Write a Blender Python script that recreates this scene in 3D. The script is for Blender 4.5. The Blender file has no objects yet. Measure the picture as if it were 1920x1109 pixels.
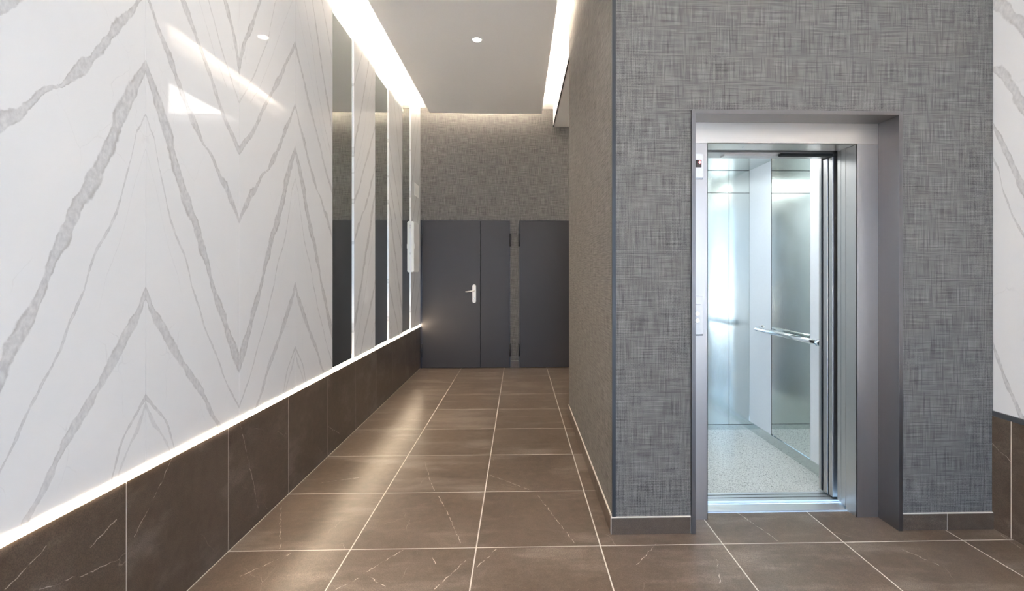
import bpy, bmesh, math, random
from mathutils import Vector, Matrix
random.seed(7)
S = bpy.context.scene
C = S.collection

# ------------------------------------------------------------------ camera
CAM_H = 1.3168
cd = bpy.data.cameras.new('camera'); cam = bpy.data.objects.new('camera', cd); C.objects.link(cam)
cam.location = (0, 0, CAM_H)
cam.rotation_euler = (math.pi/2, 0, -0.026572)
cd.sensor_fit = 'HORIZONTAL'; cd.sensor_width = 36.0
cd.lens = 909.54/1920*36
cd.shift_x = (960-996.61)/1920
cd.shift_y = -(554.5-514.87)/1920
cd.clip_start = 0.02
S.camera = cam

# ------------------------------------------------------------------ world, exposure, daylight
SKY = (0.38, 0.64, 1.0); SKY_STRENGTH = 6.4
w = bpy.data.worlds.new('sky'); S.world = w; w.use_nodes = True
wb = w.node_tree.nodes['Background']
wb.inputs[0].default_value = (*SKY, 1); wb.inputs[1].default_value = SKY_STRENGTH
S.view_settings.view_transform = 'Standard'; S.view_settings.look = 'None'
S.view_settings.gamma = 1.0; S.view_settings.use_curve_mapping = False
S.view_settings.exposure = 0.48
S.cycles.use_denoising = True
S.cycles.max_bounces = 10; S.cycles.diffuse_bounces = 5; S.cycles.glossy_bounces = 6
S.cycles.sample_clamp_indirect = 40.0
S.cycles.caustics_reflective = True; S.cycles.caustics_refractive = False
WARM = (1.0, 0.86, 0.70)
COVE = 330.0; LINE = 42.0; SPOT = 50.0; CAR = 6.2; RECESS = 3.6

# sun high over the building: lights the street, whose bounce reaches ceilings and upper walls
sl = bpy.data.lights.new('sun', 'SUN'); sl.energy = 90.0; sl.color = (1.0, .98, .95); sl.angle = math.radians(.6)
so = bpy.data.objects.new('sun', sl); C.objects.link(so); so.rotation_euler = (math.radians(32), 0, math.radians(160)); so.location = (0, 0, 12)
# portal in the glazed entrance behind the camera (guides the sky light through it)
WX0, WX1, WZ1, YB = -0.9, 2.1, 2.7, -3.0
pl = bpy.data.lights.new('entrance_portal', 'AREA'); pl.shape = 'RECTANGLE'
pl.size = WX1-WX0; pl.size_y = WZ1; pl.cycles.is_portal = True
po = bpy.data.objects.new('entrance_portal', pl); C.objects.link(po)
po.location = ((WX0+WX1)/2, YB-0.12, WZ1/2); po.rotation_euler = (math.pi/2, 0, 0)

# ------------------------------------------------------------------ main dimensions
WL = -1.378          # left wall face
WR = 2.455           # right wall face
YF = 6.86            # far wall face
BX, BY0, BY1 = 0.476, 2.447, 4.57     # lift shaft block: side face, front face, rear
ZC, ZS = 3.52, 3.66  # floating ceiling underside, slab above
ROW0, COL0 = 2.342, -0.204            # floor joint grid
LED0, LED1 = 0.588, 0.613             # light line in the left wall

# ------------------------------------------------------------------ helpers: materials
class NT:
    def __init__(self, name):
        self.m = bpy.data.materials.new(name); self.m.use_nodes = True
        self.t = self.m.node_tree; self.b = self.t.nodes['Principled BSDF']
    def n(self, typ, **kw):
        d = self.t.nodes.new(typ)
        for k, v in kw.items(): setattr(d, k, v)
        return d
    def put(self, sock, v):
        if isinstance(v, bpy.types.NodeSocket): self.t.links.new(v, sock)
        else: sock.default_value = v
    def math(self, op, a, b=None, c=None, clamp=False):
        d = self.n('ShaderNodeMath', operation=op, use_clamp=clamp)
        for i, v in enumerate((a, b, c)):
            if v is not None: self.put(d.inputs[i], v)
        return d.outputs[0]
    def vec(self, op, a, b=None, scale=None):
        d = self.n('ShaderNodeVectorMath', operation=op)
        self.put(d.inputs[0], a)
        if b is not None: self.put(d.inputs[1], b)
        if scale is not None: self.put(d.inputs[3], scale)
        return d.outputs['Value'] if op in ('DOT_PRODUCT', 'LENGTH', 'DISTANCE') else d.outputs[0]
    def comb(self, x, y, z):
        d = self.n('ShaderNodeCombineXYZ')
        for i, v in enumerate((x, y, z)): self.put(d.inputs[i], v)
        return d.outputs[0]
    def sep(self, v):
        d = self.n('ShaderNodeSeparateXYZ'); self.put(d.inputs[0], v); return d.outputs
    def noise(self, v, scale=1, detail=2, rough=.5, col=False):
        d = self.n('ShaderNodeTexNoise'); self.put(d.inputs['Vector'], v)
        d.inputs['Scale'].default_value = scale; d.inputs['Detail'].default_value = detail
        d.inputs['Roughness'].default_value = rough
        return d.outputs[1 if col else 0]
    def range(self, v, a, b, c=0.0, d_=1.0, smooth=False):
        t = self.math('MULTIPLY_ADD', v, 1/(b-a), -a/(b-a), clamp=True)
        if smooth: t = self.math('MULTIPLY', self.math('MULTIPLY', t, t), self.math('MULTIPLY_ADD', t, -2.0, 3.0))
        return self.math('MULTIPLY_ADD', t, d_-c, c)
    def mix(self, f, a, b):
        d = self.n('ShaderNodeMix', data_type='RGBA')
        self.put(d.inputs[0], f)
        for s, v in ((d.inputs[6], a), (d.inputs[7], b)):
            self.put(s, v if isinstance(v, bpy.types.NodeSocket) else (*v, 1))
        return d.outputs[2]
    def curve(self, v, pts):
        d = self.n('ShaderNodeFloatCurve'); self.put(d.inputs['Value'], v)
        cu = d.mapping.curves[0]
        d.mapping.use_clip = False; d.mapping.extend = 'EXTRAPOLATED'
        pts = sorted(pts)
        while len(cu.points) < len(pts): cu.points.new(.5, .5)
        for p, (x, y) in zip(cu.points, pts): p.location = (x, y); p.handle_type = 'VECTOR'
        d.mapping.update()
        return d.outputs[0]
    def bump(self, hgt, strength=.2, dist=.002):
        d = self.n('ShaderNodeBump'); d.inputs['Strength'].default_value = strength
        d.inputs['Distance'].default_value = dist; self.put(d.inputs['Height'], hgt)
        self.t.links.new(d.outputs[0], self.b.inputs['Normal'])
    def base(self, v): self.put(self.b.inputs['Base Color'], v if isinstance(v, bpy.types.NodeSocket) else (*v, 1))
    def set(self, **kw):
        for k, v in kw.items(): self.put(self.b.inputs[k.replace('_', ' ')], v)
    def objco(self): return self.n('ShaderNodeTexCoord').outputs['Object']
    def pos(self): return self.n('ShaderNodeNewGeometry').outputs['Position']
    def rnd(self): return self.n('ShaderNodeObjectInfo').outputs['Random']

def plain(name, col, rough=.5, metal=0.0, spec=.5, speck=.03):
    k = NT(name); nz = k.noise(k.pos(), 90, 3)
    k.base(k.mix(nz, tuple(c*(1-speck) for c in col), tuple(min(1, c*(1+speck)) for c in col)))
    k.set(Roughness=rough, Metallic=metal); k.b.inputs['Specular IOR Level'].default_value = spec
    return k.m

def glow(name, col, strength):
    k = NT(name); k.base((.8, .8, .8))
    k.b.inputs['Emission Color'].default_value = (*col, 1); k.b.inputs['Emission Strength'].default_value = strength
    return k.m

def brushed(name, col, rough=.3, vertical=True, amp=.05):
    k = NT(name); x, y, z = k.sep(k.pos())
    a = k.math('ADD', x, y)
    v = k.comb(k.math('MULTIPLY', a, 420.0 if vertical else 5.0), k.math('MULTIPLY', z, 5.0 if vertical else 420.0), 0.0)
    nz = k.noise(v, 1, 3); big = k.noise(k.pos(), 6, 3)
    k.base(k.mix(nz, tuple(c*(1-amp) for c in col), tuple(min(1, c*(1+amp)) for c in col)))
    k.set(Metallic=1.0, Roughness=k.math('ADD', k.range(big, .3, .7, rough-.015, rough+.02), k.math('MULTIPLY', nz, .05)))
    return k.m

def marble(name, veins, seed, umax=.6):
    """white veined porcelain; object y runs from the book-match joint, object z from the floor.
    veins: (list of (u, z), list of (u, half height), strength)"""
    k = NT(name); x, y, z = k.sep(k.objco())
    u = k.math('ABSOLUTE', y)
    flat = k.comb(k.math('ADD', u, seed), z, seed*2.0)
    n1 = k.math('SUBTRACT', k.noise(flat, 9, 3, .55), .5)
    n2 = k.math('SUBTRACT', k.noise(flat, 55, 3, .6), .5)
    zw = k.math('ADD', z, k.math('ADD', k.math('MULTIPLY', n1, .036), k.math('MULTIPLY', n2, .016)))
    un = k.math('DIVIDE', u, umax)
    wn = k.range(k.noise(flat, 13, 2), .3, .7, .55, 1.35)
    total = None; edge = None
    for zs, ws, st in veins:
        zk = k.math('MULTIPLY', k.curve(un, [(a/umax, b/4) for a, b in zs]), 4.0)
        wk = k.math('MULTIPLY', k.math('MULTIPLY', k.curve(un, [(a/umax, b*4) for a, b in ws]), .25), wn) if len(ws) > 1 else k.math('MULTIPLY', ws[0][1], wn)
        d = k.math('DIVIDE', k.math('ABSOLUTE', k.math('SUBTRACT', zw, zk)), k.math('MAXIMUM', wk, .0008))
        inr = k.range(d, .82, 1.12, st, 0.0, True)
        lo, hi = zs[0][0], zs[-1][0]
        if hi < umax-.02:
            inr = k.math('MULTIPLY', inr, k.math('LESS_THAN', u, hi))
        ed = k.math('MULTIPLY', inr, k.range(d, .45, .95, 0.0, 1.0))
        total = inr if total is None else k.math('MAXIMUM', total, inr)
        edge = ed if edge is None else k.math('MAXIMUM', edge, ed)
    # fine stray hairlines and cloudiness
    vo = k.n('ShaderNodeTexVoronoi', feature='DISTANCE_TO_EDGE')
    k.put(vo.inputs['Vector'], k.vec('ADD', k.vec('MULTIPLY', flat, (3.2, 1.7, 1.0)), k.vec('SCALE', k.noise(flat, 6, 3, col=True), scale=.35)))
    vo.inputs['Scale'].default_value = 1.5
    hair = k.math('MULTIPLY', k.range(vo.outputs['Distance'], .002, .007, .34, 0.0), k.range(k.noise(flat, 3.1, 2), .54, .64))
    cloud = k.noise(flat, 3, 4)
    basec = k.mix(cloud, (.80, .80, .80), (.865, .865, .865))
    tex = k.range(k.noise(k.vec('MULTIPLY', flat, (1.0, .6, 1.0)), 60, 4, .65), .35, .68)
    vcol = k.mix(tex, (.57, .565, .57), (.75, .745, .74))
    vcol = k.mix(k.math('MULTIPLY', edge, k.range(k.noise(flat, 24, 2), .42, .6)), vcol, (.46, .445, .435))
    col = k.mix(k.math('MAXIMUM', total, hair), basec, vcol)
    k.base(col); k.set(Roughness=.035); k.b.inputs['Specular IOR Level'].default_value = .5
    return k.m

def stone(name, segs, plane, tone=1.0):
    """brown marbled porcelain tile; segs: white veins as line segments in metres, plane 'xy' or 'yz'"""
    k = NT(name); p = k.pos(); r = k.rnd(); x, y, z = k.sep(p)
    q = k.comb(x, y, 0.0) if plane == 'xy' else k.comb(y, z, 0.0)
    off = k.vec('ADD', p, k.comb(k.math('MULTIPLY', r, 17.0), k.math('MULTIPLY', r, 29.0), k.math('MULTIPLY', r, 11.0)))
    warp = k.vec('SCALE', k.vec('SUBTRACT', k.noise(p, 26, 4, col=True), (.5, .5, .5)), scale=.026)
    qw = k.vec('ADD', q, k.vec('MULTIPLY', warp, (1.0, 1.0, 0.0)))
    vein = None
    brk = k.noise(p, 30, 2)
    for a0, a1, b0, b1 in segs:
        A = Vector((a0, a1, 0)); B = Vector((b0, b1, 0)); D = B-A
        pa = k.vec('SUBTRACT', qw, tuple(A))
        h = k.math('DIVIDE', k.vec('DOT_PRODUCT', pa, tuple(D)), D.length_squared, clamp=True)
        d = k.vec('DISTANCE', pa, k.vec('SCALE', tuple(D), scale=h))
        vein = d if vein is None else k.math('MINIMUM', vein, d)
    fine = k.noise(off, 300, 2, .6)
    big = k.noise(off, 2.4, 4, .6)
    mott = k.noise(off, 22, 4, .65)
    cl = k.noise(k.vec('MULTIPLY', off, (1.6, 5.0, 5.0) if plane == 'xy' else (1.6, 3.0, 5.0)), 1.0, 4, .65)
    c = k.mix(k.range(big, .25, .75), (.082, .059, .042), (.160, .118, .087))
    c = k.mix(k.range(mott, .32, .68, 0.0, .6), c, (.19, .142, .106))
    c = k.mix(k.range(cl, .47, .72, 0.0, .75, True), c, (.30, .245, .20))
    c = k.mix(k.range(fine, .38, .62, 0.0, .6), c, (.055, .038, .027))
    vo = k.n('ShaderNodeTexVoronoi', feature='DISTANCE_TO_EDGE')
    k.put(vo.inputs['Vector'], k.vec('ADD', k.vec('MULTIPLY', off, (1.0, .55, .8)), k.vec('SCALE', k.noise(off, 9, 3, col=True), scale=.05)))
    vo.inputs['Scale'].default_value = 2.2
    thin = k.math('MULTIPLY', k.range(vo.outputs['Distance'], .0006, .0022, .6, 0.0), k.range(k.noise(off, 5.3, 3), .55, .63))
    c = k.mix(thin, c, (.36, .31, .26))
    if vein is not None:
        wv = k.range(brk, .38, .66, .0003, .0019)
        c = k.mix(k.math('MULTIPLY', k.math('LESS_THAN', vein, wv), k.range(brk, .36, .50)), c, (.56, .49, .43))
    c = k.vec('SCALE', c, scale=tone)
    k.base(c); k.set(Roughness=.29); k.b.inputs['Specular IOR Level'].default_value = .5
    return k.m

def fabric(name, dark, light):
    """woven wall covering: crossed warp and weft threads of uneven tone"""
    k = NT(name); x, y, z = k.sep(k.pos())
    a = k.math('ADD', x, y)
    tw = 2*math.pi/.0074
    wv = k.math('MULTIPLY', k.math('SINE', k.math('MULTIPLY', a, tw)), k.math('SINE', k.math('MULTIPLY', z, tw)))
    warp = k.noise(k.comb(k.math('MULTIPLY', a, 150.0), k.math('MULTIPLY', z, 7.0), 1.0), 1, 3, .6)
    weft = k.noise(k.comb(k.math('MULTIPLY', a, 7.0), k.math('MULTIPLY', z, 150.0), 5.0), 1, 3, .6)
    gr = k.noise(k.comb(k.math('MULTIPLY', a, 330.0), k.math('MULTIPLY', z, 330.0), 3.0), 1, 1)
    tone = k.math('ADD', k.math('ADD', k.math('MULTIPLY', k.math('SUBTRACT', warp, .5), 1.0), k.math('MULTIPLY', k.math('SUBTRACT', weft, .5), 1.0)),
                  k.math('ADD', k.math('MULTIPLY', wv, .26), k.math('MULTIPLY', k.math('SUBTRACT', gr, .5), .7)))
    f = k.math('ADD', tone, .48, clamp=True)
    k.base(k.mix(f, dark, light)); k.set(Roughness=.85); k.b.inputs['Specular IOR Level'].default_value = .2
    k.bump(k.math('ADD', f, k.math('MULTIPLY', wv, .3)), .25, .0012)
    return k.m

VEINS = [
 ([(0,2.36),(.029,2.312),(.078,2.241),(.136,2.155),(.179,2.084),(.23,2.008),(.278,1.953),(.327,1.891),(.374,1.863),(.421,1.805),(.465,1.752),(.507,1.717),(.6,1.578)],
  [(0,.012),(.08,.022),(.15,.034),(.2,.018),(.26,.034),(.33,.010),(.38,.008),(.42,.022),(.5,.032),(.6,.02)], .95),
 ([(0,2.09),(.042,2.008),(.09,1.913),(.136,1.814),(.168,1.732),(.21,1.642),(.249,1.582),(.278,1.527),(.314,1.456),(.344,1.389),(.376,1.305),(.413,1.214),(.453,1.152),(.484,1.101),(.507,1.042),(.6,.868)],
  [(0,.03),(.05,.045),(.12,.06),(.25,.05),(.3,.055),(.4,.036),(.46,.04),(.52,.05),(.6,.05)], .95),
 ([(0,1.905),(.042,1.832),(.06,1.75),(.096,1.637),(.124,1.548),(.163,1.461),(.21,1.395),(.235,1.334),(.255,1.265),(.304,1.17),(.328,1.101),(.374,1.022),(.421,.949),(.461,.871),(.507,.793),(.6,.66)],
  [(0,.006),(.1,.012),(.2,.009),(.3,.014),(.4,.011),(.6,.006)], .8),
 ([(0,1.78),(.03,1.70),(.07,1.58),(.11,1.44),(.17,1.31),(.2,1.2)], [(0,.003)], .35),
 ([(0,1.245),(.04,1.165),(.093,1.098),(.154,1.006),(.2,.948),(.254,.886),(.304,.819),(.352,.756),(.378,.706),(.421,.642),(.6,.38)],
  [(0,.03),(.05,.026),(.1,.032),(.3,.026),(.42,.02),(.6,.02)], .85),
 ([(0,.862),(.04,.815),(.08,.775),(.112,.724),(.13,.68),(.148,.627),(.16,.58)], [(0,.012),(.05,.007),(.16,.012)], .85),
 ([(0,.83),(.027,.779),(.067,.719),(.093,.676),(.115,.644),(.13,.6)], [(0,.02),(.05,.012),(.13,.008)], .55),
 ([(0,2.745),(.198,2.445),(.353,2.235),(.417,2.147),(.492,2.037),(.6,1.93)], [(0,.022),(.2,.026),(.35,.02),(.6,.022)], .85),
 ([(0,3.4),(.12,3.1),(.253,2.839),(.312,2.642),(.363,2.538),(.48,2.33),(.6,2.163)], [(0,.006),(.3,.008),(.6,.006)], .75),
 ([(0,3.72),(.25,3.15),(.41,2.766),(.481,2.606),(.548,2.492),(.6,2.35)], [(0,.02),(.3,.02),(.5,.034),(.6,.044)], .95),
 ([(0,3.05),(.15,2.78),(.3,2.5),(.42,2.3),(.5,2.2)], [(0,.004)], .5),
 ([(.0,3.98),(.3,3.42),(.6,2.9)], [(0,.014)], .8),
]
VEINS_R = [
 ([(0,2.735),(.064,2.654),(.103,2.601),(.154,2.516),(.6,1.7)], [(0,.05)], .8),
 ([(0,2.39),(.05,2.331),(.103,2.23),(.154,2.133),(.6,1.35)], [(0,.012),(.07,.05),(.6,.05)], .8),
 ([(0,2.089),(.064,1.949),(.116,1.817),(.154,1.731),(.6,.9)], [(0,.02),(.07,.04),(.6,.05)], .95),
 ([(0,1.92),(.031,1.848),(.05,1.749),(.095,1.622),(.154,1.5),(.6,.62)], [(0,.012)], .9),
 ([(0,.95),(.03,.87),(.064,.778),(.129,.649),(.154,.604),(.6,.2)], [(0,.02),(.1,.03),(.6,.02)], .9),
 ([(0,2.95),(.1,2.85),(.6,2.2)], [(0,.006)], .7),
]
FLOOR_V = [(-0.653,3.412,-0.571,3.131),(-0.571,3.131,-0.514,2.967),(-0.474,2.891,-0.381,2.661),(-0.381,2.661,-0.283,2.381),(0.114,2.89,0.18,2.671),(0.18,2.671,0.273,2.376),
 (-0.192,3.191,0.062,2.967),(-1.347,2.789,-1.143,2.355),(-1.07,2.325,-1.212,2.149),(-0.553,2.33,-0.682,2.151),(-0.243,2.24,-0.352,2.036),(-0.187,2.187,-0.108,2.328),
 (-1.244,3.098,-1.015,3.177),(-0.402,2.262,-0.374,2.217),(-0.653,2.134,-0.558,2.056),(-0.763,2.039,-0.697,2.12),(0.916,2.215,0.849,2.025),(1.205,2.66,1.283,2.361),
 (1.834,2.277,1.902,2.147),(2.437,2.38,2.409,2.262),(0.537,2.184,0.671,2.354)]
WAIN_V = [(1.968,0.585,1.878,0.48),(1.878,0.48,1.779,0.377),(2.44,0.58,2.504,0.389),(2.504,0.389,2.607,0.078),(1.429,0.407,1.579,0.364),(1.579,0.364,1.715,0.331),
 (1.697,0.477,1.6,0.436),(1.45,0.521,1.341,0.472),(3.538,0.222,3.81,0.069)]

M = {}
M['floor'] = stone('brown_floor_porcelain', FLOOR_V, 'xy', 1.22)
M['wain'] = stone('brown_porcelain_shaded', WAIN_V, 'yz', .88)  # same tile as the floor; wainscot shade put into the darker tone
M['wain_r'] = stone('brown_wall_porcelain_right', [(2.452,.445,2.349,.382)], 'yz')
M['grout'] = plain('pale_grout', (.72, .67, .60), .9)
M['marble'] = marble('bookmatched_marble', VEINS, 1.3)
M['marble_r'] = marble('marble_right', VEINS_R, 5.1)
M['fabric'] = fabric('woven_wallcovering', (.020, .0185, .017), (.285, .270, .252))
M['white'] = plain('white_paint', (.80, .79, .78), .6)
M['ceil'] = plain('ceiling_paint', (.86, .855, .85), .6)
M['door'] = plain('charcoal_door_paint', (.044, .040, .041), .44, 0.0, .35)
M['hinge'] = plain('dark_hinge_steel', (.05, .05, .055), .35, .8)
M['gap'] = plain('black_gap', (.008, .008, .008), .8)
M['led'] = glow('warm_led_diffuser', (1.0, .80, .58), LINE)
M['tape'] = glow('warm_led_tape', WARM, COVE)
M['tape_right'] = glow('warm_led_tape_right', WARM, COVE*.28)
M['tape_far'] = glow('warm_led_tape_end', WARM, COVE*.33)
M['lens'] = glow('downlight_lens', (1.0, .86, .70), 25.0)
M['profile'] = brushed('grey_aluminium_profile', (.30, .31, .33), .4, False)
M['cornertrim'] = plain('dark_corner_trim', (.022, .024, .028), .45)
M['mirror'] = NT('mirror_glass'); M['mirror'].base((.80, .84, .81)); M['mirror'].set(Metallic=1.0, Roughness=.008); M['mirror'] = M['mirror'].m
M['nickel'] = brushed('brushed_nickel', (.72, .68, .62), .25, False)
M['plastic'] = plain('white_plastic', (.82, .81, .79), .35)
M['frame'] = brushed('taupe_brushed_steel', (.195, .182, .178), .36, True)
M['steel'] = brushed('brushed_steel', (.52, .49, .47), .34, True)
M['lintel'] = brushed('warm_lit_steel_lintel', (.66, .61, .56), .32, False)  # architrave steel with the warm ceiling light tinted into its colour
M['satin'] = brushed('satin_car_steel', (.66, .70, .68), .17, True)
M['chrome'] = plain('polished_steel_rail', (.78, .80, .81), .10, 1.0)
M['sill'] = brushed('aluminium_sill', (.82, .84, .86), .35, False)
M['laminate'] = plain('pale_blue_white_laminate', (.86, .89, .93), .30)
M['screen'] = plain('dark_display_window', (.03, .022, .02), .2)
M['red'] = glow('red_display_arrow', (1.0, .06, .04), 1.6)
M['paving'] = plain('outdoor_paving', (.47, .48, .49), .8)
M['winframe'] = plain('dark_window_frame', (.05, .05, .055), .4, .5)
k = NT('clear_glass'); k.t.nodes.remove(k.b)
g = k.n('ShaderNodeBsdfGlossy'); g.inputs['Roughness'].default_value = .01
tr = k.n('ShaderNodeBsdfTransparent'); mx = k.n('ShaderNodeMixShader'); mx.inputs[0].default_value = .07
k.t.links.new(tr.outputs[0], mx.inputs[1]); k.t.links.new(g.outputs[0], mx.inputs[2])
k.t.links.new(mx.outputs[0], k.t.nodes['Material Output'].inputs[0]); M['glass'] = k.m
k = NT('speckled_terrazzo')
p = k.pos()
v1 = k.n('ShaderNodeTexVoronoi'); k.put(v1.inputs['Vector'], p); v1.inputs['Scale'].default_value = 120
v2 = k.n('ShaderNodeTexVoronoi'); k.put(v2.inputs['Vector'], p); v2.inputs['Scale'].default_value = 70
c = k.mix(k.range(v1.outputs['Distance'], .2, .5), (.34, .36, .345), (.66, .68, .65))
c = k.mix(k.math('MULTIPLY', k.range(v2.outputs['Distance'], .18, .32, 1.0, 0.0), k.range(k.noise(p, 45, 1), .45, .55)), c, (.16, .17, .165))
c = k.mix(k.range(k.noise(p, 150, 1), .6, .7), c, (.82, .83, .80))
k.base(c); k.set(Roughness=.18); M['terrazzo'] = k.m

# ------------------------------------------------------------------ helpers: objects
def wloc(o):
    v = Vector((0, 0, 0))
    while o is not None: v += o.location; o = o.parent
    return v
def link(name, me, mat, loc, parent=None):
    o = bpy.data.objects.new(name, me); C.objects.link(o)
    if mat is not None and not me.materials: me.materials.append(mat)
    o.location = Vector(loc) - (wloc(parent) if parent else Vector((0, 0, 0)))
    if parent: o.parent = parent
    return o
def tag(o, label=None, cat=None, group=None, kind=None):
    if label: o['label'] = label
    if cat: o['category'] = cat
    if group: o['group'] = group
    if kind: o['kind'] = kind
    return o
def empty(name, loc, **kw):
    o = bpy.data.objects.new(name, None); C.objects.link(o); o.location = loc; o.empty_display_size = .1
    return tag(o, **kw)
def add_box(bm, x0, x1, y0, y1, z0, z1, bev=0):
    r = bmesh.ops.create_cube(bm, size=1, matrix=Matrix.Translation(((x0+x1)/2, (y0+y1)/2, (z0+z1)/2)) @ Matrix.Diagonal((x1-x0, y1-y0, z1-z0, 1)))
    if bev:
        es = {e for v in r['verts'] for e in v.link_edges}
        bmesh.ops.bevel(bm, geom=list(es), offset=bev, segments=2, profile=.5, affect='EDGES')
def to_me(bm, name='mesh', smooth=False):
    me = bpy.data.meshes.new(name); bm.normal_update(); bm.to_mesh(me); bm.free()
    if smooth:
        for p in me.polygons: p.use_smooth = True
    return me
def boxes(name, lst, mat, parent=None, bev=0, **kw):
    x0 = min(b[0] for b in lst); x1 = max(b[1] for b in lst); y0 = min(b[2] for b in lst); y1 = max(b[3] for b in lst); z0 = min(b[4] for b in lst)
    o = Vector(((x0+x1)/2, (y0+y1)/2, z0)); bm = bmesh.new()
    for b in lst: add_box(bm, b[0]-o.x, b[1]-o.x, b[2]-o.y, b[3]-o.y, b[4]-o.z, b[5]-o.z, bev)
    return tag(link(name, to_me(bm, name), mat, o, parent), **kw)
def box(name, x0, x1, y0, y1, z0, z1, mat, parent=None, bev=0, **kw):
    return boxes(name, [(x0, x1, y0, y1, z0, z1)], mat, parent, bev, **kw)
def struct(name, lst, mat, parent=None, bev=0, label=None):
    return boxes(name, lst, mat, parent, bev, kind=None if parent else 'structure', label=label)
def tube(name, pts, rad, mat, parent=None, seg=16):
    """round bar along points (world), shared frame transport"""
    P = [Vector(p) for p in pts]; o = P[0].copy(); bm = bmesh.new(); rings = []
    up = Vector((0, 0, 1))
    for i, p in enumerate(P):
        t = ((P[min(i+1, len(P)-1)]-p).normalized() + (p-P[max(i-1, 0)]).normalized()).normalized()
        a = t.cross(up)
        if a.length < .1: a = t.cross(Vector((1, 0, 0)))
        a.normalize(); b = t.cross(a).normalized()
        rr = rad[i] if isinstance(rad, (list, tuple)) else rad
        rings.append([bm.verts.new(p-o+a*math.cos(2*math.pi*j/seg)*rr+b*math.sin(2*math.pi*j/seg)*rr) for j in range(seg)])
    for r0, r1 in zip(rings, rings[1:]):
        for j in range(seg): bm.faces.new((r0[j], r0[(j+1) % seg], r1[(j+1) % seg], r1[j]))
    bm.faces.new(rings[0]); bm.faces.new(rings[-1])
    bmesh.ops.recalc_face_normals(bm, faces=bm.faces)
    me = to_me(bm, name)
    for p in me.polygons: p.use_smooth = len(p.vertices) == 4
    return link(name, me, mat, o, parent)
def outline(name, pts, depth, mat, origin, axes, parent=None, bev=0):
    """closed outline in the plane of axes (a, b), extruded by depth along a x b"""
    a, b = Vector(axes[0]), Vector(axes[1]); n = a.cross(b); bm = bmesh.new()
    f0 = bm.faces.new([bm.verts.new(a*u+b*v) for u, v in pts])
    r = bmesh.ops.extrude_face_region(bm, geom=[f0])
    bmesh.ops.translate(bm, vec=n*depth, verts=[e for e in r['geom'] if isinstance(e, bmesh.types.BMVert)])
    bmesh.ops.recalc_face_normals(bm, faces=bm.faces)
    if bev:
        es = [e for e in bm.edges if abs((e.verts[0].co-e.verts[1].co).dot(n)) < 1e-6 and e.verts[0].co.dot(n) > depth*.5]
        bmesh.ops.bevel(bm, geom=es, offset=bev, segments=2, profile=.5, affect='EDGES')
    return link(name, to_me(bm, name), mat, origin, parent)
def rrect(w_, h_, r, n=5):
    o = []
    for cx, cy, a0 in ((w_/2-r, h_/2-r, 0), (-w_/2+r, h_/2-r, 90), (-w_/2+r, -h_/2+r, 180), (w_/2-r, -h_/2+r, 270)):
        for i in range(n+1):
            t = math.radians(a0+90*i/n); o.append((cx+r*math.cos(t), cy+r*math.sin(t)))
    return o
def ring(name, r0, r1, z0, z1, mat, loc, parent=None, seg=32):
    bm = bmesh.new(); L = []
    for r, z in ((r0, z0), (r1, z0), (r1, z1), (r0, z1)):
        L.append([bm.verts.new((r*math.cos(2*math.pi*j/seg), r*math.sin(2*math.pi*j/seg), z)) for j in range(seg)])
    for i in range(4):
        A, B = L[i], L[(i+1) % 4]
        for j in range(seg): bm.faces.new((A[j], A[(j+1) % seg], B[(j+1) % seg], B[j]))
    bmesh.ops.recalc_face_normals(bm, faces=bm.faces)
    return link(name, to_me(bm, name), mat, loc, parent)
def disc(name, r, z0, z1, mat, loc, parent=None, seg=32):
    bm = bmesh.new(); bmesh.ops.create_cone(bm, cap_ends=True, segments=seg, radius1=r, radius2=r, depth=z1-z0, matrix=Matrix.Translation((0, 0, (z0+z1)/2)))
    return link(name, to_me(bm, name), mat, loc, parent)

# ================================================================== FLOOR
J = .0028    # half joint
floor = struct('floor', [(WL-.02, WR+.02, YB-.1, BY0+.2, -.12, -.0006), (WL-.02, BX+.05, BY0+.2, BY1-.05, -.12, -.0006), (WL-.02, WR+.02, BY1-.05, YF+.05, -.12, -.0006)], M['grout'])
share = {}
def tile(x0, x1, y0, y1):
    key = (round(x1-x0, 3), round(y1-y0, 3))
    if key not in share:
        bm = bmesh.new(); add_box(bm, -key[0]/2, key[0]/2, -key[1]/2, key[1]/2, -.009, 0)
        share[key] = to_me(bm, 'floor_tile')
    link('tile', share[key], M['floor'], ((x0+x1)/2, (y0+y1)/2, 0), floor)
for ci in range(-2, 5):
    for ri in range(-9, 8):
        x0, x1 = COL0+.6*ci, COL0+.6*(ci+1); y0, y1 = ROW0+.6*ri, ROW0+.6*(ri+1)
        x0 = max(x0, WL); x1 = min(x1, WR); y0 = max(y0, YB); y1 = min(y1, YF)
        if x1-x0 < .02 or y1-y0 < .02: continue
        if y0 > BY0-.2 and y0 < BY1-.1:                   # rows beside the lift shaft
            if y0 < 2.4: y1 = min(y1, 2.65) if x0 > .4 else y1
            elif x0 > BX-.01: continue
            else: x1 = min(x1, BX+.04)
        if y0 <= BY0 and y1 > 2.65 and x1 > BX and x0 < BX: pass
        tile(x0+J, x1-J, y0+J, y1-J)

# ================================================================== LEFT WALL
wall_left = struct('wall_left', [(WL-.14, WL-.018, YB-.1, YF+.1, 0, ZS)], M['grout'])
PT = .012
bm = bmesh.new(); add_box(bm, -PT/2, PT/2, .0008, .5992, LED1, ZS-.001); panel_me = to_me(bm, 'marble_panel')
def panel(y_peak, sign):
    o = link('marble_panel', panel_me, M['marble'], (WL-PT/2, y_peak, 0), wall_left)
    if sign < 0: o.rotation_euler = (0, 0, math.pi)
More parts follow.
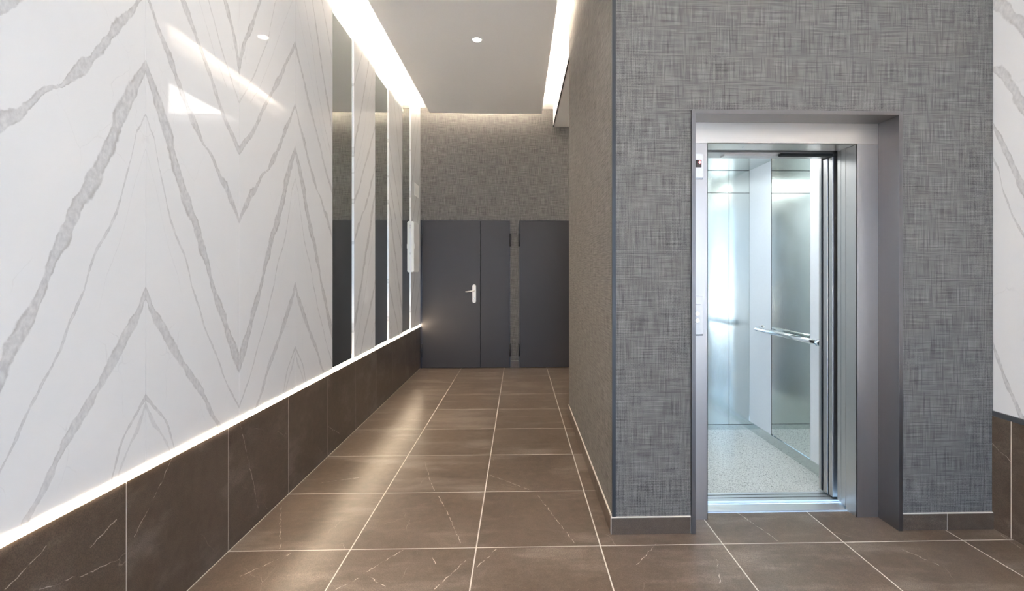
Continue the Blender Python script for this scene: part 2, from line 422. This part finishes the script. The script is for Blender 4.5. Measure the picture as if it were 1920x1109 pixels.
# full run of panels, book-matched in pairs, from behind the camera to the first mirror
jp = 1.83
while jp > YB: jp -= 1.2
while jp < 3.6:
    if jp-.6 > YB-.4: panel(jp, -1)
    panel(jp, 1); jp += 1.2
# strips between the mirrors
panel(4.70, -1); panel(5.19, 1); panel(6.845, -1)
# wainscot tiles on their grout bed
box('grout_bed', WL-.0179, WL-.0008, YB, YF, .001, LED0-.0005, M['grout'], wall_left)
bm = bmesh.new(); add_box(bm, -.005, .005, -.3+J*.8, .3-J*.8, 0.002, LED0); wt = to_me(bm, 'wall_tile')
yy = ROW0-.6*9
while yy < YF-.02:
    y1 = min(yy+.6, YF)
    if y1-yy > .59: link('wall_tile', wt, M['wain'], (WL-.005, (yy+y1)/2, 0), wall_left)
    else: box('wall_tile', WL-.01, WL, yy+J*.8, y1, .002, LED0, M['wain'], wall_left)
    yy += .6
# light line between wainscot and marble
ll = empty('led_light_line', (WL, 2.0, LED0), label='long glowing warm white light line along the left wall above brown tiles', cat='light')
box('profile', WL-.0175, WL-.013, YB, YF-.002, LED0, LED1, M['profile'], ll)
box('diffuser', WL-.013, WL+.002, YB+.02, YF-.015, LED0+.001, LED1-.001, M['led'], ll)
# mirrors
for i, (a, b) in enumerate(((3.635, 4.094), (4.726, 5.184), (5.796, 6.239))):
    t = empty('mirror_strip', (WL-.01, (a+b)/2, LED1), cat='mirror', group='tall mirror strips on the left wall',
              label=('tall narrow mirror strip on left wall, widest and nearest in view', 'tall narrow mirror strip on left wall, middle of the three', 'tall narrow mirror strip on left wall, closest to the grey doors')[i])
    box('glass', WL-.015, WL-.0095, a, b, LED1+.001, ZS-.001, M['mirror'], t)
    box('backing', WL-.0178, WL-.015, a+.01, b-.01, LED1+.004, ZS-.004, M['gap'], t)

# ================================================================== FAR WALL AND DOORS
wall_far = struct('wall_far', [(WL-.14, WR+.14, YF, YF+.12, 0, ZS)], M['fabric'])
def hinge(x, z0, parent):
    tube('hinge', [(x, YF-.034, z0), (x, YF-.034, z0+.085), (x, YF-.034, z0+.09), (x, YF-.034, z0+.18)], .011, M['hinge'], parent, 10)
DH = 2.073
d1 = empty('door_1', (-.74, YF-.02, 0), kind='structure', label='charcoal double door with one wide and one narrow leaf')
boxes('door_frame', [(WL+.002, -1.354, YF-.018, YF-.001, 0, DH+.004), (-.129, -.122, YF-.018, YF-.001, 0, DH+.004), (-1.354, -.129, YF-.018, YF-.001, DH, DH+.004)], M['hinge'], d1)
box('door_leaf', -1.351, -.540, YF-.028, YF-.002, .006, DH-.002, M['door'], d1, .002)
box('door_leaf', -.534, -.132, YF-.028, YF-.002, .006, DH-.002, M['door'], d1, .002)
box('leaf_gap', -.540, -.534, YF-.012, YF-.002, .006, DH-.002, M['gap'], d1)
for x in (-1.358, -.118):
    for z in (.165, 1.71): hinge(x, z, d1)
hp = outline('handle_plate', rrect(.052, .258, .025), .009, M['plastic'], (-.624, YF-.028, 1.045), ((1, 0, 0), (0, 0, 1)), d1, .003)
tube('handle_lever', [(-.624, YF-.036, 1.085), (-.624, YF-.07, 1.085), (-.632, YF-.079, 1.085), (-.645, YF-.082, 1.084), (-.70, YF-.082, 1.078), (-.742, YF-.082, 1.074)], [.010, .010, .010, .010, .009, .008], M['nickel'], hp, 12)
tube('lock_cylinder', [(-.624, YF-.037, .985), (-.624, YF-.042, .985)], .010, M['nickel'], hp, 12)
d2 = empty('door_2', (.44, YF-.02, 0), kind='structure', label='plain charcoal door partly hidden behind the fabric wall')
boxes('door_frame', [(.010, .017, YF-.018, YF-.001, 0, DH+.004), (.866, .873, YF-.018, YF-.001, 0, DH+.004), (.017, .866, YF-.018, YF-.001, DH, DH+.004)], M['hinge'], d2)
box('door_leaf', .020, .863, YF-.028, YF-.002, .006, DH-.002, M['door'], d2, .002)
for z in (.165, 1.71): hinge(.006, z, d2)
bf = struct('baseboard_far', [(-.108, -.004, YF-.011, YF-.0005, .001, .092)], M['wain'])
boxes('grout_bead', [(-.108, -.004, YF-.009, YF-.0005, .092, .095)], M['grout'], bf)

# electrical cabinet and blank plate on the last marble strip
cb = empty('electrical_cabinet', (WL, 6.42, 1.345), label='slim white electrical cabinet on the marble beside the charcoal double door', cat='cabinet')
box('body', WL, WL+.022, 6.262, 6.58, 1.345, 2.0, M['plastic'], cb, .003)
cdoor = box('cabinet_door', WL+.022, WL+.034, 6.27, 6.572, 1.353, 1.992, M['plastic'], cb, .003)
box('latch', WL+.034, WL+.041, 6.283, 6.303, 1.65, 1.71, M['plastic'], cdoor, .002)
cp = empty('blank_plate', (WL, 6.60, 2.375), label='small square white blank plate high above the electrical cabinet', cat='plate')
box('cover', WL, WL+.008, 6.46, 6.72, 2.375, 2.525, M['plastic'], cp, .003)
box('rim', WL, WL+.004, 6.45, 6.73, 2.365, 2.535, M['plastic'], cp, .001)

# ================================================================== LIFT SHAFT BLOCK
FX0, FX1, FZ = .876, 1.967, 2.153      # outer edge of the lift surround
wall_front = struct('wall_front', [(BX, FX0+.004, BY0, BY0+.115, 0, ZS), (FX1-.004, WR, BY0, BY0+.115, 0, ZS), (FX0+.004, FX1-.004, BY0, BY0+.115, FZ-.004, ZS)], M['fabric'])
wall_inner = struct('wall_inner', [(BX, BX+.12, BY0+.115, BY1, 0, ZS)], M['fabric'])
wall_inner_rear = struct('wall_inner_rear', [(BX+.12, WR, BY1-.12, BY1, 0, ZS)], M['fabric'])
struct('trim_1', [(BX-.003, BX+.016, BY0-.004, BY0, .088, ZS), (BX-.003, BX, BY0, BY0+.012, .088, ZS)], M['cornertrim'], label='dark vertical corner trim on the fabric wall')
SK, SH = .010, .084
def skirt(name, axis, a0, a1, c0, c1, cuts):
    """tile skirting along an axis between a0 and a1 with joints at cuts"""
    b = struct(name, [(a0, a1, c0+.003, c1, .001, SH+.004) if axis == 'x' else (c0+.003 if c0 < c1 else c1, c1, a0, a1, .001, SH+.004)], M['grout'])
    e = [a0]+[q for q in cuts if a0 < q < a1]+[a1]
    for p, q in zip(e, e[1:]):
        g = J*.8
        if axis == 'x': box('skirting_tile', p+g, q-g, c0, c0+.0025, .002, SH, M['wain'], b)
        else: box('skirting_tile', c0, c0+.0025, p+g, q-g, .002, SH, M['wain'], b)
skirt('baseboard_front', 'x', BX-SK, FX0-.002, BY0-SK, BY0, [])
skirt('baseboard_right_of_lift', 'x', FX1+.002, WR-.002, BY0-SK, BY0, [2.205])
skirt('baseboard_inner', 'y', BY0, BY1, BX-SK, BX, [2.942, 3.542, 4.142])

# ---------------------------------------------------------------- lift surround
YA = 2.577      # plane of the inner architrave
YP = BY0-.014   # front of the surround
ds = empty('lift_surround', ((FX0+FX1)/2, YP, 0), label='dark brushed steel doorway surround framing the open lift', cat='door frame')
T = .020
box('jamb', FX0, FX0+T, YP, YA, 0, FZ, M['frame'], ds, .001)
box('jamb', FX1-T, FX1, YP, YA, 0, FZ, M['frame'], ds, .001)
box('head', FX0+T, FX1-T, YP, YA, FZ-T, FZ, M['frame'], ds, .001)
OX0, OX1, OZ = 1.014, 1.828, 2.020      # clear opening
la = empty('landing_door', ((OX0+OX1)/2, YA, 0), label='brushed steel landing door set, open, with panels slid to the right', cat='elevator door')
boxes('architrave', [(FX0+T, OX0, YA, YA+.003, 0, OZ), (OX0-.003, OX0, YA, YA+.085, 0, OZ)], M['steel'], la)
boxes('architrave', [(OX1, FX1-T, YA, YA+.003, 0, OZ), (OX1, OX1+.003, YA, YA+.085, 0, OZ)], M['steel'], la)
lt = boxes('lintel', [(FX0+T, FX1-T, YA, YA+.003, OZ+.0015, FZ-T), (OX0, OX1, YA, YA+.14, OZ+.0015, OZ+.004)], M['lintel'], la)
disc('screw', .006, -.002, .0005, M['chrome'], (1.235, 2.64, OZ), lt, 12)
for i, (y0, y1) in enumerate(((2.666, 2.706), (2.711, 2.744))):
    boxes('door_panel', [(OX1+.001+.004*i, 2.30, y0, y1, .018, 2.09)], M['steel'], la, .0025)
box('landing_sill', OX0-.05, 2.32, 2.652, 2.728, -.004, .008, M['sill'], la, .001)
box('panel_gap', OX1+.004, 2.30, 2.7065, 2.7105, .018, 2.08, M['gap'], la)
boxes('header', [(OX0-.1, 2.3, 2.73, 2.752, 2.035, 2.25)], M['gap'], la)

# ---------------------------------------------------------------- lift car
CX0, CX1, CY0, CY1, CZ = .85, 1.95, 2.871, 4.05, 2.195
car = empty('lift_car', ((CX0+CX1)/2, (CY0+CY1)/2, 0), label='bright steel lift car with speckled floor seen through the open doorway', cat='elevator')
box('car_floor', CX0-.03, CX1+.03, CY0, CY1+.03, -.06, .006, M['terrazzo'], car)
cs = box('car_sill', CX0, 2.32, 2.764, CY0, -.05, .010, M['sill'], car, .001)
for y in (2.80, 2.836): box('groove', CX0+.01, 2.31, y, y+.006, .0095, .0105, M['hinge'], cs)
box('apron', CX0, 2.32, 2.757, 2.764, -.3, -.002, M['sill'], car)
# rear wall: two lower and two upper steel panels
for x0, x1 in ((CX0, 1.2), (1.2, 1.776), (1.776, CX1)):
    box('rear_panel', x0+.001, x1-.001, CY1, CY1+.02, .05, 2.0035, M['satin'], car, .0008)
    box('upper_panel', x0+.001, x1-.001, CY1, CY1+.02, 2.0065, CZ-.002, M['satin'], car, .0008)
box('rear_seam', CX0, CX1, CY1+.004, CY1+.022, .04, CZ, M['gap'], car)
box('kick_plate', CX0, CX1, CY1-.004, CY1+.02, .006, .047, M['satin'], car)
# right wall: laminate, mirror, laminate with a kick plate
for y0, y1 in ((2.925, 3.193), (3.699, CY1)):
    box('side_panel', CX1, CX1+.02, y0, y1, .078, CZ, M['laminate'], car, .0008)
mp = box('mirror', CX1+.002, CX1+.008, 3.201, 3.694, .082, CZ, M['mirror'], car)
boxes('mirror_edge', [(CX1-.001, CX1+.012, 3.193, 3.201, .078, CZ)], M['chrome'], mp)
boxes('mirror_edge', [(CX1+.001, CX1+.012, 3.694, 3.699, .078, CZ)], M['gap'], mp)
box('side_kick_plate', CX1-.006, CX1+.02, 2.925, CY1, .006, .078, M['satin'], car)
# left wall and front return, hidden but needed for reflections
box('left_panel', CX0-.02, CX0, 2.925, CY1, .006, CZ, M['laminate'], car)
box('front_return', CX0-.02, OX0-.005, 2.905, 2.925, .006, CZ, M['steel'], car)
box('front_return', OX1+.012, CX1+.02, 2.905, 2.925, .006, CZ, M['steel'], car)
cc = boxes('car_ceiling', [(CX0-.02, CX1+.02, 2.905, CY1+.02, CZ, CZ+.02)], M['satin'], car)
box('light_panel', 1.0, 1.80, 3.0, 3.5, CZ-.006, CZ, glow('car_light_diffuser', (.92, .98, 1.0), CAR), cc)
boxes('door_header', [(OX0-.1, 2.3, 2.764, 2.90, 2.02, 2.26)], M['steel'], car)
boxes('header_rail', [(1.20, 1.83, 2.80, 2.86, 2.010, 2.02)], M['steel'], car)
boxes('door_roller_cover', [(1.52, 1.826, 2.77, 2.80, 2.006, 2.02)], M['gap'], car)
for i, (y0, y1) in enumerate(((2.778, 2.815), (2.822, 2.862))):
    box('car_door_panel', OX1+.001-.004*i, 2.28, y0, y1, .018, 2.003, M['steel'], car, .0025)
boxes('safety_edge', [(OX1-.006, OX1+.004, 2.864, 2.874, .02, 2.0)], M['hinge'], car)
# handrail
hr = tube('handrail', [(CX1-.001, 3.815, .885), (1.915, 3.815, .885), (1.900, 3.812, .885), (1.889, 3.803, .885), (1.885, 3.788, .885), (1.885, 3.40, .885), (1.885, 2.985, .885)], .017, M['chrome'], car, 20)
tube('wall_rose', [(CX1, 3.815, .885), (CX1-.008, 3.815, .885)], .028, M['chrome'], hr, 20)
tube('end_collar', [(1.885, 3.01, .885), (1.885, 2.975, .885)], .0205, M['chrome'], hr, 20)
tube('end_collar', [(1.885, 2.97, .885), (1.885, 2.945, .885)], .019, M['chrome'], hr, 20)
tube('bracket', [(1.885, 2.957, .885), (1.92, 2.957, .885), (CX1, 2.957, .885)], .011, M['chrome'], hr, 12)

# ---------------------------------------------------------------- indicator and call station
ind = empty('floor_indicator', (.953, YA, 1.84), label='small white floor indicator with red arrow display left of the lift opening', cat='indicator')
outline('housing', rrect(.076, .131, .012), .014, M['plastic'], (.949, YA, 1.897), ((1, 0, 0), (0, 0, 1)), ind, .004)
sc_ = outline('display', rrect(.044, .040, .002), .001, M['screen'], (.953, YA-.0142, 1.908), ((1, 0, 0), (0, 0, 1)), ind)
outline('arrow', [(0, -.009), (.009, .002), (.0045, .002), (.0045, .009), (-.0045, .009), (-.0045, .002), (-.009, .002)], .0006, M['red'], (.9655, YA-.0152, 1.914), ((1, 0, 0), (0, 0, 1)), sc_)
box('base_edge', .914, .984, YA-.013, YA-.001, 1.826, 1.832, M['profile'], ind)
cs2 = empty('call_station', (.949, YA, 1.0), label='white call button plate with two round buttons beside the lift opening', cat='button panel')
outline('plate', rrect(.076, .205, .008), .013, M['plastic'], (.946, YA, 1.098), ((1, 0, 0), (0, 0, 1)), cs2, .003)
for z in (1.108, 1.070):
    bo = tube('button', [(.952, YA-.013, z), (.952, YA-.0165, z), (.952, YA-.018, z)], [.013, .013, .0105], M['chrome'], cs2, 20)
box('print_line', .940, .972, YA-.0134, YA-.013, 1.154, 1.157, M['profile'], cs2)
box('base_edge', .910, .983, YA-.014, YA-.001, .990, .996, M['cornertrim'], cs2)

# ================================================================== RIGHT WALL
wall_right = struct('wall_right', [(WR+.012, WR+.14, YB-.1, YF+.1, 0, ZS)], M['grout'])
bm = bmesh.new(); add_box(bm, -PT/2, PT/2, .0008, .5992, .612, ZS-.001); pr = to_me(bm, 'marble_panel_right')
yj = BY0+.0
i = 0
while yj > YB+.1:
    o = link('marble_panel', pr, M['marble_r'], (WR+PT/2, yj if i % 2 == 0 else yj-.6, 0), wall_right)
    if i % 2 == 0: o.rotation_euler = (0, 0, math.pi)
    yj -= .6; i += 1
box('grout_bed', WR-.005, WR+.0119, YB, BY0-.0005, .001, .5835, M['grout'], wall_right)
yy = 2.349; box('wall_tile', WR-.006, WR+.01, yy+J, BY0-.001, .002, .584, M['wain_r'], wall_right)
while yy > YB+.1:
    box('wall_tile', WR-.006, WR+.01, yy-.6+J, yy-J, .002, .584, M['wain_r'], wall_right); yy -= .6
struct('trim_2', [(WR-.007, WR+.010, YB, BY0-.001, .5845, .6115)], M['profile'], label='grey metal strip capping the brown tiles on the right wall')
struct('wall_recess', [(WR, WR+.011, BY1, YF, 0, ZS)], M['white'])

# ================================================================== CEILING
ceiling = struct('ceiling', [(WL-.14, WR+.14, YB-.1, YF+.12, ZS, ZS+.1)], M['white'])
cpn = struct('ceiling_panel', [(-1.212, .315, YB+.3, 6.65, ZC, ZC+.04), (-1.04, .14, YB+.45, 6.47, ZC+.04, ZS)], M['ceil'], label='floating flat grey white ceiling panel over the corridor')
def tape(label, a, m='tape'):
    return box('led_tape', *a, M[m], None, label=label, cat='light', group='cove light strips')
tape('hidden warm light strip in the ceiling cove along the marble wall', (-1.150, -1.138, YB+.4, 6.55, ZC+.0405, ZC+.047))
tape('hidden warm light strip in the ceiling cove along the fabric wall', (.241, .253, YB+.4, 6.55, ZC+.0405, ZC+.047), 'tape_right')
tape('hidden warm light strip in the ceiling cove above the charcoal doors', (-1.10, .20, 6.576, 6.588, ZC+.0405, ZC+.047), 'tape_far')
# lowered white bulkhead in the recess behind the lift shaft
struct('soffit', [(.487, 1.06, BY1, YF, 3.414, ZS), (1.06, 2.2, BY1, 4.75, 3.414, ZS), (1.06, 2.2, 6.72, YF, 3.414, ZS), (2.2, WR, BY1, YF, 3.414, ZS)], M['white'], label='lowered white soffit beyond the fabric wall')
struct('shadow_gap_strip', [(.484, .496, BY1, YF, 3.407, 3.414)], M['gap'], label='thin black strip painted as a shadow gap along the soffit edge')  # black strip stands in for the shade between fascia and soffit
struct('soffit_board', [(.502, 1.06, BY1, YF, 3.407, 3.414)], M['white'])
rp = empty('recess_light_panel', (1.63, 5.73, 3.5), label='broad light panel in the recess ceiling, seen only reflected in marble', cat='light')
box('diffuser', 1.09, 2.17, 4.78, 6.69, 3.50, 3.51, glow('recess_diffuser', (1.0, .95, .88), RECESS), rp)
box('frame', 1.06, 2.2, 4.75, 6.72, 3.511, 3.53, M['white'], rp)
# downlights: first one in view, the rest unseen and added for light
def downlight(x, y, z, label, group=None):
    t = empty('downlight', (x, y, z), label=label, cat='downlight', group='round recessed downlights')
    ring('trim_ring', .040, .052, -.004, .0, M['white'], (x, y, z), t)
    disc('lens', .0395, -.0025, -.0005, M['lens'], (x, y, z), t)
    l = bpy.data.lights.new('downlight_lamp', 'SPOT'); l.energy = SPOT; l.color = (1.0, .88, .74); l.spot_size = math.radians(125); l.spot_blend = .8; l.shadow_soft_size = .04
    o = bpy.data.objects.new('downlight_lamp', l); C.objects.link(o); o.parent = t; o.location = (0, 0, -.012)
downlight(-.39, 4.56, ZC, 'small round glowing recessed downlight in the corridor ceiling panel')
downlight(-.39, 2.36, ZC, 'added unseen downlight in the corridor ceiling, just beyond the top edge')
downlight(-.39, .16, ZC, 'added unseen downlight overhead in the corridor ceiling near the viewer')
downlight(1.45, .9, ZS, 'added unseen downlight in the lobby ceiling facing the lift')
downlight(1.45, -1.3, ZS, 'added unseen downlight in the lobby ceiling near the entrance')

# ================================================================== ENTRANCE BEHIND THE CAMERA
struct('wall_back', [(WL-.14, WX0, YB-.12, YB, 0, ZS), (WX1, WR+.14, YB-.12, YB, 0, ZS), (WX0, WX1, YB-.12, YB, WZ1, ZS)], M['white'])
w1 = empty('window_1', ((WX0+WX1)/2, YB-.06, 0), kind='structure', label='glazed entrance front with dark frames')
for x0, x1 in ((WX0, WX0+.05), (WX0+.98, WX0+1.03), (WX0+1.97, WX0+2.02), (WX1-.05, WX1)):
    box('mullion', x0, x1, YB-.09, YB-.04, 0, WZ1, M['winframe'], w1)
for z0 in (.0, 2.15, WZ1-.05):
    box('transom', WX0+.05, WX1-.05, YB-.085, YB-.045, z0, z0+.05, M['winframe'], w1)
box('pane', WX0+.05, WX1-.05, YB-.068, YB-.062, .05, WZ1-.05, M['glass'], w1)
struct('ground', [(-14, 15, YB-22, YB-.13, -.12, -.03)], M['paving'], label='grey paving outside the entrance')
